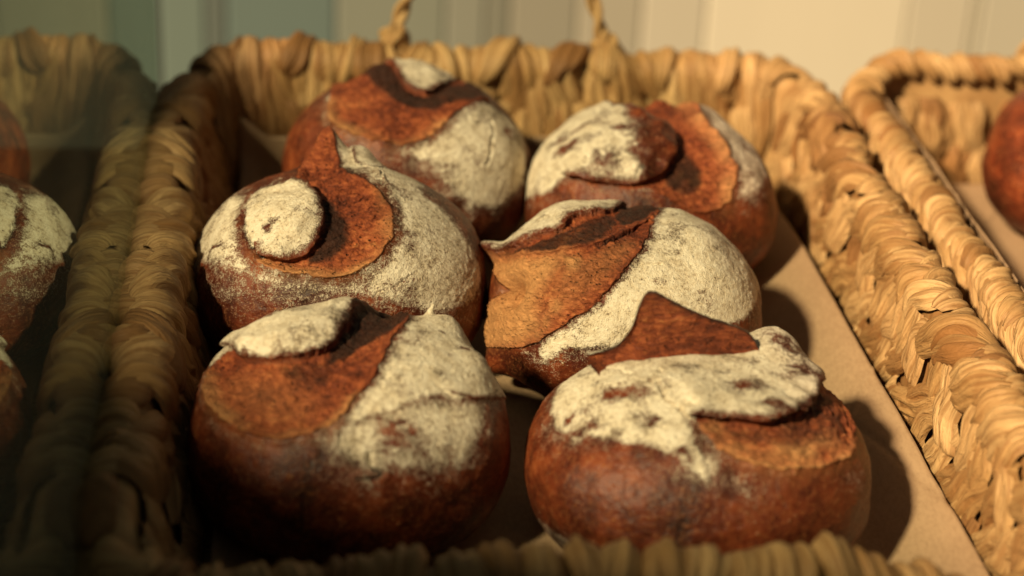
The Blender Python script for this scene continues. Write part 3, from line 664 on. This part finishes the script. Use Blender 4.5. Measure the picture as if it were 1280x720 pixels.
class Basket:
    def __init__(b, cx, cy, hx, hy, rad, zt, thick, flare, seed):
        b.c = (cx, cy); b.pts, b.s = rounded_rect(hx, hy, rad); b.Lp = b.s[-1]; b.zt = zt; b.th = thick; b.fl = flare; b.seed = seed; b.hx = hx; b.hy = hy
        b.vr = math.pi * thick / 2; b.vin = zt - thick / 2; b.vtot = b.vin * 2 + b.vr
    def P(b, s, v, extra=0.0):
        """point on the wall: s metres round the perimeter, v metres up the inner face, over the rim and down outside"""
        s = np.mod(s, b.Lp); x = np.interp(s, b.s, b.pts[:, 0]); y = np.interp(s, b.s, b.pts[:, 1])
        ds = .004; x2 = np.interp(np.mod(s + ds, b.Lp), b.s, b.pts[:, 0]); y2 = np.interp(np.mod(s + ds, b.Lp), b.s, b.pts[:, 1])
        x0 = np.interp(np.mod(s - ds, b.Lp), b.s, b.pts[:, 0]); y0 = np.interp(np.mod(s - ds, b.Lp), b.s, b.pts[:, 1])
        tx, ty = x2 - x0, y2 - y0; L = np.hypot(tx, ty) + 1e-12; nx, ny = ty / L, -tx / L       # outward
        R = b.th / 2; a = np.clip((v - b.vin) / b.vr, 0, 1) * math.pi
        z = np.where(v < b.vin, v, np.where(v < b.vin + b.vr, b.vin + R * np.sin(a), b.vtot - v))
        o = -R * np.cos(a)
        ang = s / b.Lp * 2 * math.pi; q = np.stack([np.cos(ang) * 3, np.sin(ang) * 3, 0 * ang], -1)
        fr = sstep(.80, .96, -y / b.hy); lf = sstep(.85, .97, -x / b.hx)
        z = z * (1 - fr * (.055 + .12 * sstep(.02, -.16, x) + .25 * sstep(.075, .165, x))) * (1 - .05 * lf) * (1 + .045 * noise3(q * 1.3, b.seed) + .02 * noise3(q * 5, b.seed + 3))
        o = o - .016 * lf * (1 - np.clip(z / b.zt, 0, 1)) * np.cos(a).clip(0, 1) + b.fl * z + .003 * noise3(q * 2.2 + 9, b.seed + 1) * np.clip(z / b.zt, 0, 1)
        o = o + extra * -np.cos(a); z = z + extra * np.sin(a)
        return np.stack([b.c[0] + x + nx * o, b.c[1] + y + ny * o, z], -1)

def strands(b, s0, v0, s1, v1, width, thick, rng, NTt=18, NQ=15, pinch=.35, bow=.0):
    K = len(s0); t = np.linspace(0, 1, NTt)[None, :, None]; q = np.linspace(-1, 1, NQ)[None, None, :]
    R = lambda a, lo, hi: rng.uniform(lo, hi, K)[:, None, None]
    s0, v0, s1, v1, width, thick = (np.asarray(x, float)[:, None, None] for x in (s0, v0, s1, v1, width, thick))
    ds, dv = s1 - s0, v1 - v0; L = np.sqrt(ds ** 2 + dv ** 2); ux, uy = ds / L, dv / L
    peak = R(0, .35, .65)
    prof = np.sin(np.clip(t, 0, 1) ** (np.log(.5) / np.log(peak)) * math.pi) ** .55
    wt = width / 2 * (pinch + (1 - pinch) * prof) * (1 + .12 * np.sin(t * R(0, 4, 11) + R(0, 0, 6)))
    bw = R(0, -1, 1) * bow + .0015 * np.sin(t * 9 + R(0, 0, 6))
    off = bw * np.sin(t * math.pi)
    cs = s0 + ds * t - uy * (q * wt + off); cv = v0 + dv * t + ux * (q * wt + off)
    sd = R(0, 0, 900)
    grain = np.stack(np.broadcast_arrays(t * 2.2 + sd, q * 3.4 + sd * .7, sd + 0 * t * q), -1)
    fold = fbm(grain, 5, 2)
    tw = R(0, -.5, .5)
    thick = thick * .84
    hgt = -.0012 * np.abs(q) ** 6 + thick * ((1 - np.abs(q) ** 2.7) * (.35 + .65 * prof) * (1 + tw * q) - .18 * (1 - prof)) 
    hgt = hgt + .0012 * fold * (1 - q ** 4) * prof
    cr = R(0, -.6, .6) + .3 * np.sin(t * 3 + R(0, 0, 6)); hgt = hgt - thick * .38 * np.exp(-((q - cr) / .13) ** 2) * prof   # crease along the leaf
    hgt = hgt - .25 * thick * np.exp(-((q - cr * .3 - .45) / .08) ** 2) * prof
    lift = (1 - t) * R(0, .0004, .0030)
    hgt = hgt + .0010 * np.sin(q * R(0, 5, 9) + t * R(0, 2, 6) + R(0, 0, 6)) * prof * (1 - q ** 4)
    P = b.P(*np.broadcast_arrays(cs, cv), extra=hgt + lift)
    u = np.broadcast_to(t * L + sd, P.shape[:3]); vv = np.broadcast_to(q * width / 2 + sd * .37, P.shape[:3])
    faces = np.concatenate([grid_faces(NTt, NQ, off=k * NTt * NQ) for k in range(K)])
    return P.reshape(-1, 3), faces, np.stack([u.ravel(), vv.ravel()], -1)

def basket(name, label, b, seed, rim_style, group, lift=0):
    rng = np.random.default_rng(seed); root = thing(name, label, 'basket', (b.c[0], b.c[1], 0), group)
    org = V(b.c[0], b.c[1], 0)
    quarter = b.hy * 2, b.hx * 2
    # perimeter starts at the back right corner and runs to the left: back, left, front, right
    cs = []; 
    xs = lambda s: (np.interp(s, b.s, b.pts[:, 0]), np.interp(s, b.s, b.pts[:, 1]))
    def side(s):
        x, y = xs(np.mod(s, b.Lp)); ax, ay = x / b.hx, y / b.hy
        return np.where(np.abs(ax) > np.abs(ay), np.where(ax > 0, 3, 1), np.where(ay > 0, 0, 2))
    groups = {k: [] for k in range(4)}; rim = []
    def emit(s0, v0, s1, v1, w, th, target=None, **k):
        s0 = np.asarray(s0); sd = side((s0 + s1) / 2)
        for g in range(4):
            m = sd == g
            if not m.any(): continue
            r = strands(b, s0[m], v0[m], s1[m], v1[m], w[m], th[m], rng, **k)
            (rim if target == 'rim' else groups[g]).append(r)
    H = b.vin
    def row(v_lo, v_hi, slant, pitch, width, thick, sides=None, outer=False, flip=0, **k):
        n = int(b.Lp / pitch); s = np.arange(n) * b.Lp / n + rng.uniform(-.22, .22, n) * pitch
        sd = side(s); keep = np.ones(n, bool) if sides is None else np.isin(sd, sides); s = s[keep]; n = len(s)
        vl = v_lo + rng.uniform(-.003, .003, n); vh = v_hi + rng.uniform(-.003, .003, n)
        if outer: vl, vh = b.vtot - vl, b.vtot - vh
        emit(s, vl, s + slant * rng.uniform(.6, 1.4, n) * np.where(rng.random(n) < flip, -.4, 1), vh, width * rng.uniform(.75, 1.35, n), thick * rng.uniform(.7, 1.3, n), **k)
    # long sides: short folded leaves plaited in staggered rows right over the top; front: the same, plainer
    for out in (False, True):
        row(-.002, .026, .016, .0190, .0200, .0050, [2], out, bow=.003)
        row(.052, .018, .018, .0200, .0215, .0056, [2], out, bow=.003)
        row(.044, .076, .016, .0190, .0220, .0060, [2], out, bow=.003)
    if rim_style != 'wrap':
        for out in (False, True):
            for vc, sl in ((.012, -.02), (.034, -.034), (.056, -.02), (.072, -.03)): row(vc - .015, vc + .015, sl, .0165, .0165, .0052, [1, 3], out, bow=.003)
    row(.000, .034, .006, .021, .021, .005, [0]); row(.062, .022, -.006, .024, .025, .006, [0]); row(.020, .062, .006, .025, .026, .0065, [0])
    if rim_style == 'wrap':
        def rrow(v_lo, v_hi, slant, pitch, width, thick, sides, jit=.3, **k):
            n = int(b.Lp / pitch); s = np.arange(n) * b.Lp / n + rng.uniform(-jit, jit, n) * pitch; s = s[np.isin(side(s), sides)]; n = len(s)
            emit(s, v_lo + rng.uniform(-.004, .004, n), s + slant * rng.uniform(.2, 1.7, n) * np.where(rng.random(n) < .12, -1, 1), v_hi + rng.uniform(-.004, .004, n), width * rng.uniform(.75, 1.35, n), thick * rng.uniform(.7, 1.35, n), 'rim', **k)
        top = b.vtot / 2
        nr = 8; step = b.vtot / nr
        order = [0, 7, 1, 6, 2, 5, 3, 4]
        for k in order:
            vc = step * (k + .5); sl = (-.016, -.036)[k % 2]
            inner = k < nr / 2
            vl, vh = (vc - .0185, vc + .0185) if inner else (vc + .0185, vc - .0185)
            rrow(vl, vh, sl, .0215, .0225, .0036, [3], jit=.4, NTt=22, NQ=17, pinch=.5, bow=.006)
            rrow(vl, vh, -sl * .9, .0260, .0280, .0044, [1], jit=.4, NTt=22, NQ=17, pinch=.5, bow=.006)
        rrow(b.vin - .052, b.vin + .006, .012, .0240, .0270, .0046, [0], NTt=26, NQ=17, pinch=.45, bow=.005)
        rrow(b.vtot / 2 + .030, b.vin - .014, -.012, .0250, .0280, .0048, [0], NTt=26, NQ=17, pinch=.45, bow=.005)
        rrow(b.vin - .030, b.vtot - b.vin + .010, .016, .0420, .0270, .0066, [0], NTt=28, NQ=17, pinch=.45, bow=.004)
        rrow(b.vin - .006, b.vtot - b.vin + .016, -.026, .040, .022, .0085, [0], NTt=24, NQ=15, pinch=.3, bow=.004)
        rrow(b.vin - .014, b.vtot - b.vin + .016, .006, .0168, .0200, .0052, [2], jit=.16, NTt=26, NQ=17, pinch=.6)
    else:
        n = int(b.Lp / .0125); s = np.arange(n) * b.Lp / n
        emit(s, np.full(n, b.vin - .004), s + .021, np.full(n, b.vtot - b.vin + .004), np.full(n, .0135), np.full(n, .0052), 'rim', NTt=20, NQ=13, pinch=.4)
    names = {0: 'woven_back', 1: 'woven_side', 2: 'woven_front', 3: 'woven_side'}
    def join(parts):
        V_, F_, U_ = [], [], []; o = 0
        for v, f, u in parts: V_.append(v); F_.append(f + o); U_.append(u); o += len(v)
        return np.concatenate(V_), np.concatenate(F_), np.concatenate(U_)
    # backing core swept all the way round, cut into the four walls
    S = np.linspace(0, b.Lp, 361); Vv = np.linspace(0, b.vtot, 40)
    for g in range(4):
        segs = [i for i in range(360) if side(np.array([(S[i] + S[i + 1]) / 2]))[0] == g]
        vs = b.P(*np.meshgrid(S, Vv, indexing='ij'), extra=-.0035 + 0 * np.meshgrid(S, Vv, indexing='ij')[0]).reshape(-1, 3)
        fs = np.concatenate([np.array([[i * 40 + j, i * 40 + j + 1, (i + 1) * 40 + j + 1, (i + 1) * 40 + j] for j in range(39)]) for i in segs])
        ids, inv = np.unique(fs.ravel(), return_inverse=True)
        core = (vs[ids], inv.reshape(-1, 4), vs[ids][:, :2] * .3 + 3)
        v, f, u = join([core] + groups[g]); mesh_obj(names[g], v - org, f, LEAF, root, uv=u)
    v, f, u = join(rim); mesh_obj('braided_rim', v - org, f, LEAF, root, uv=u)
    # woven bottom
    nx, ny = 90, 120; X, Y = np.meshgrid(np.linspace(-b.hx, b.hx, nx), np.linspace(-b.hy, b.hy, ny), indexing='ij')
    Z = .0015 + .0012 * np.abs(np.sin(X * 210) * np.sin(Y * 210)); v = np.stack([X, Y, Z], -1).reshape(-1, 3)
    mesh_obj('woven_bottom', v, grid_faces(nx, ny)[:, ::-1], LEAF, root, uv=v[:, :2])
    return root

def rope(name, path, rad, twist, mat, parent, seed, strands_n=2, flat=1.0):
    """a rope of twisted leaf strips along a path, one closed tube per strip"""
    path = smooth_poly(path, False, 3) if len(path) < 30 else np.array(path)
    s = np.r_[0, np.cumsum(np.linalg.norm(np.diff(path, axis=0), axis=1))]; n = int(s[-1] / .0015); S = np.linspace(0, s[-1], n)
    C = np.stack([np.interp(S, s, path[:, i]) for i in range(3)], -1); T = np.gradient(C, axis=0); T /= np.linalg.norm(T, axis=1, keepdims=True)
    ref = V(0, 1, .15); X = np.cross(T, ref); X /= np.linalg.norm(X, axis=1, keepdims=True); Y = np.cross(T, X)
    vs, fs, us = [], [], []; m = 14
    for k in range(strands_n):
        a = S / twist * 2 * math.pi + k * 2 * math.pi / strands_n
        c = C + rad * .52 * (np.cos(a)[:, None] * X + np.sin(a)[:, None] * Y)
        ph = np.linspace(0, 2 * math.pi, m, endpoint=False)
        rr = rad * .62 * (1 + .18 * noise3(np.stack([S * 60, 0 * S + k * 9, 0 * S], -1), seed))
        R_ = rr[:, None] * (1 + .10 * np.sin(ph * 5 + k)[None] * 1.0)
        p = c[:, None] + R_[..., None] * (np.cos(ph)[None, :, None] * X[:, None] + np.sin(ph)[None, :, None] * Y[:, None])
        vs.append(p.reshape(-1, 3)); fs.append(grid_faces(n, m, True, off=k * n * m))
        uu = np.stack([np.repeat(S, m), np.tile(ph, n) * rad * .6], -1); us.append(uu + k * 3)
    return mesh_obj(name, np.concatenate(vs), np.concatenate(fs), mat, parent, uv=np.concatenate(us))

B1 = Basket(.0155, .024, .1985, .2800, .042, .090, .021, .05, 3)
front = basket('woven_basket', 'big rectangular basket of plaited dried leaf holding the six loaves', B1, 11, 'wrap', 'woven leaf bread baskets')
o1 = V(.0155, .024, 0)
rope('handle', np.array([(-.055, .322, .070), (-.050, .326, .096), (-.045, .328, .115), (-.028, .329, .150), (.000, .330, .168), (.035, .330, .168), (.068, .328, .148), (.083, .325, .118), (.087, .320, .098), (.094, .312, .072)]) - o1, .0047, .044, LEAF, front, 5)
def knot(parent, c, r, seed):
    n, m = 30, 40; th = np.linspace(.01, math.pi - .01, n)[:, None]; ph = np.linspace(0, 2 * math.pi, m, endpoint=False)[None]
    d = np.stack([np.sin(th) * np.cos(ph), np.sin(th) * np.sin(ph), np.cos(th) + 0 * ph], -1)
    k = 1 + .14 * np.sin(ph * 3 + th * 5) + .10 * noise3(d * 3, seed); p = d * k[..., None] * V(*r) + V(*c)
    mesh_obj('handle_knot', p.reshape(-1, 3), grid_faces(n, m, True), LEAF, parent, uv=np.stack([np.broadcast_to(th * .03, (n, m)).ravel(), np.broadcast_to(ph * .01, (n, m)).ravel()], -1))
knot(front, V(-.050, .324, .093) - o1, (.010, .009, .011), 3); knot(front, V(.090, .314, .090) - o1, (.011, .010, .012), 4)

B2 = Basket(.4555, .028, .1985, .2800, .042, .087, .013, .05, 23)
side_b = basket('woven_basket', 'neighbouring plaited leaf basket at the right edge with a thin twisted rim', B2, 29, 'rope', 'woven leaf bread baskets')
o2 = V(.4555, .028, 0)
rope('handle', np.array([(.375, .322, .072), (.384, .326, .100), (.394, .328, .120), (.415, .330, .150), (.445, .330, .168), (.480, .330, .168), (.510, .328, .148), (.525, .322, .10)]) - o2, .0052, .042, LEAF, side_b, 15)

# ------------------------------------------------------------------ paper liners
def paper(name, label, f, nx=220, ny=260, thick=.0004):
    U, W = np.meshgrid(np.linspace(0, 1, nx), np.linspace(0, 1, ny), indexing='ij'); P = f(U, W)
    P[..., 2] += .0018 * fbm(P * 18, 3, 3) + .0012 * np.exp(-((P[..., 0] - .6 * P[..., 1] - .20) / .0016) ** 2) - .0010 * np.exp(-((P[..., 0] + .25 * P[..., 1] - .165) / .0014) ** 2)
    F = grid_faces(nx, ny)
    o = mesh_obj(name, P.reshape(-1, 3), F, PAPER); md = o.modifiers.new('thickness', 'SOLIDIFY'); md.thickness = thick; md.offset = 0
    tag(o, label, 'paper', 'kraft paper basket liners'); return o
def liner1(U, W):
    # lies on the basket bottom, bends up the back wall and rises a little at its long free edges
    x0, x1 = -.150, .189 + .012 * (1 - W); X = x0 + (x1 - x0) * U
    L = W * .540; yb = .276; y0 = -.235; flat = yb - y0 - .02
    Y = np.where(L < flat, y0 + L, yb - .02 + .02 * np.sin(np.clip((L - flat) / .03, 0, 1) * math.pi / 2))
    Z = np.where(L < flat, 0, .02 * (1 - np.cos(np.clip((L - flat) / .03, 0, 1) * math.pi / 2)) + np.clip(L - flat - .03, 0, 1))
    Z = Z + .0055 + .024 * sstep(.86, 1.02, U) * (1 - .5 * sstep(.7, 1, W)) + .012 * sstep(.06, 0, U)
    cut = sstep(.62, .80, U) ; Z = np.where(L >= flat, Z * (1 - .95 * cut) + .0055 * cut, Z)
    return np.stack([X, Y, Z], -1)
paper('paper_liner', 'sheet of brown kraft paper under the six loaves, its long edge free at the right', liner1)
def liner2(U, W):
    L = U * .36; x0 = .276
    Z = np.where(L < .065, .068 - L, .004); X = np.where(L < .065, x0 + L * .22, x0 + .0143 + (L - .065)); Y = -.2 + W * .49
    return np.stack([X, Y, Z + .003], -1)
paper('paper_liner', 'brown kraft paper rising against the side of the right-hand basket', liner2)

# ------------------------------------------------------------------ bread
G = 'floured loaves in the front basket'
build_loaf('bread_loaf', SHAPES['FL'], 'front left loaf with a flour lid over a deep orange hollow and a tiny nub', 101)
build_loaf('bread_loaf', SHAPES['FR'], 'front right loaf with a wide ragged floured flap and a pointed brown fin of crust', 202)
build_loaf('bread_loaf', SHAPES['ML'], 'loaf with a round white floured disc curled inside a spiral split', 303)
build_loaf('bread_loaf', SHAPES['MR'], 'loaf with a pale orange split at left and a smooth floured dome at right', 404)
build_loaf('bread_loaf', SHAPES['BL'], 'back left loaf under the basket handle with red brown split and floured right flank', 505)
build_loaf('bread_loaf', SHAPES['BR'], 'back right loaf with patchy brown and white lid ringed by an orange split', 606)
NEXT = dict(SHAPES['BL'], flour=[(SHAPES['BL']['flour'][0][0], .8, .08)], bald=[])
build_loaf('bread_loaf', NEXT, 'dark red brown loaf cut by the right edge, in the neighbouring basket', 707, center=V(.402, .210, .057), rz=-.5, NT_=180, NP_=320, group='loaves in the side basket')

# ------------------------------------------------------------------ glass pane, shelf, back boards
v, f = box_verts((-.1992, -.75, -.002), (-.1982, .236, .45))
gp = mesh_obj('glass_pane', v, f, GLASS, smooth=False); tag(gp, 'greenish glass side pane touching the left rim of the basket and mirroring it', 'glass pane')
# added dark panel beyond the glass, its sloping top shaped to shade baskets and loaves
def prism_x(name, prof, x0, x1, mat):
    n = len(prof); v = [(x, y, z) for x in (x0, x1) for y, z in prof]
    me = bpy.data.meshes.new(name); me.from_pydata(v, [], [list(range(n)), list(range(2 * n - 1, n - 1, -1))] + [[i, i + n, (i + 1) % n + n, (i + 1) % n] for i in range(n)])
    me.materials.append(mat); return link(bpy.data.objects.new(name, me))
SHADE_DARK = simple('shade_panel_dark', (.020, .022, .015), (.032, .034, .022), 14, .7, .0006, (1, .15, 1))
pt = prism_x('shade_panel', SHADE_OUTLINE, -.575, -.55, SHADE_DARK); tag(pt, 'dark panel added beyond the greenish glass pane to shade the left rim and loaf fronts', 'shade_panel')
SHELF = simple('dark_shelf', (.035, .028, .020), (.060, .047, .033), 30, .6, .0006, (1, 8, 1))
v, f = box_verts((-.9, -.95, -.030), (1.2, .36, -.0008)); sh = mesh_obj('display_shelf', v, f, SHELF, smooth=False); tag(sh, 'dark wooden shelf the baskets stand on', 'shelf')

def board(x0, x1, y, c, ry=0.0):
    w = x1 - x0
    me_v, me_f = box_verts((-w / 2, -.009, -.9), (w / 2, .009, .7))
    m = simple('sun_shade_board', tuple(k * .93 for k in c), c, 6, .55, .0003, (1, 1, .15))
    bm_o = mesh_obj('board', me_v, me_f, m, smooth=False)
    bm_o.location = ((x0 + x1) / 2, y, 0); bm_o.rotation_euler = (0, 0, ry)
    mod = bm_o.modifiers.new('bevel', 'BEVEL'); mod.width = .003; mod.segments = 2
    return bm_o
BOARDS = []
wall_root = thing('panelled_backdrop', 'out of focus upright boards behind the baskets, shade and sunlight painted in from teal at the left to cream at the right', 'wall', (0, 1.1, 0))
YB = 1.1
BOARD_SPEC = [(-1.1495, -0.6759, (0.035, 0.045, 0.035)), (-0.6759, -0.2643, (0.04, 0.05, 0.04)), (-0.2643, -0.2155, (0.15, 0.2, 0.175)), (-0.2155, -0.1936, (0.115, 0.14, 0.125)), (-0.1936, -0.0781, (0.13, 0.18, 0.165)), (-0.0781, 0.0386, (0.215, 0.235, 0.19)), (0.0386, 0.0819, (0.24, 0.25, 0.205)), (0.0819, 0.1079, (0.2, 0.205, 0.165)), (0.1079, 0.1811, (0.28, 0.27, 0.215)), (0.1811, 0.2512, (0.38, 0.355, 0.28)), (0.2512, 0.3218, (0.52, 0.485, 0.39)), (0.3218, 0.5454, (0.68, 0.63, 0.5)), (0.5454, 0.6178, (0.53, 0.49, 0.39)), (0.6178, 0.6288, (0.45, 0.42, 0.33)), (0.6288, 0.8846, (0.49, 0.46, 0.37)), (0.8846, 1.7542, (0.5, 0.46, 0.36))]  # colours carry the wall's shaded left and sunlit right
spec = BOARD_SPEC  # the leftmost two are darkened to keep the view through the glass dim
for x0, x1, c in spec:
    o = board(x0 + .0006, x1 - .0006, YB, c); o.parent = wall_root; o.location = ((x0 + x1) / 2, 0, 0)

# ------------------------------------------------------------------ light, camera, render
w = bpy.data.worlds.new('World'); scene.world = w; w.use_nodes = True
bg = w.node_tree.nodes['Background']; bg.inputs[0].default_value = (.58, .58, .48, 1); bg.inputs[1].default_value = WORLD if 'WORLD' in globals() else .082

from mathutils import Vector, Matrix
SUN_TRAVEL = Vector((.56, .48, -.61)).normalized()
sl = bpy.data.lights.new('low_sun_lamp', 'SUN'); sl.energy = 7.2; sl.color = (1, .75, .46); sl.angle = math.radians(4.6)
so = bpy.data.objects.new('low_sun_lamp', sl); COL.objects.link(so); so.rotation_euler = SUN_TRAVEL.to_track_quat('-Z', 'Y').to_euler(); so.location = (-1, -1, 1.2)

cam = bpy.data.cameras.new('camera'); co = bpy.data.objects.new('camera', cam); COL.objects.link(co); scene.camera = co
R, U_, F = Vector(CAM_R), Vector(CAM_U), Vector(CAM_F)
co.matrix_world = Matrix(((R.x, U_.x, -F.x, CAM_LOC[0]), (R.y, U_.y, -F.y, CAM_LOC[1]), (R.z, U_.z, -F.z, CAM_LOC[2]), (0, 0, 0, 1)))
cam.sensor_width = 36; cam.lens = 2440 / 1280 * 36; cam.clip_start = .02; cam.clip_end = 50
cam.dof.use_dof = True; cam.dof.focus_distance = .985; cam.dof.aperture_fstop = 4.0
scene.view_settings.view_transform = 'Standard'; scene.view_settings.look = 'None'; scene.view_settings.exposure = .10; scene.view_settings.gamma = 1
scene.render.engine = 'CYCLES'; scene.cycles.max_bounces = 8; scene.cycles.use_denoising = True
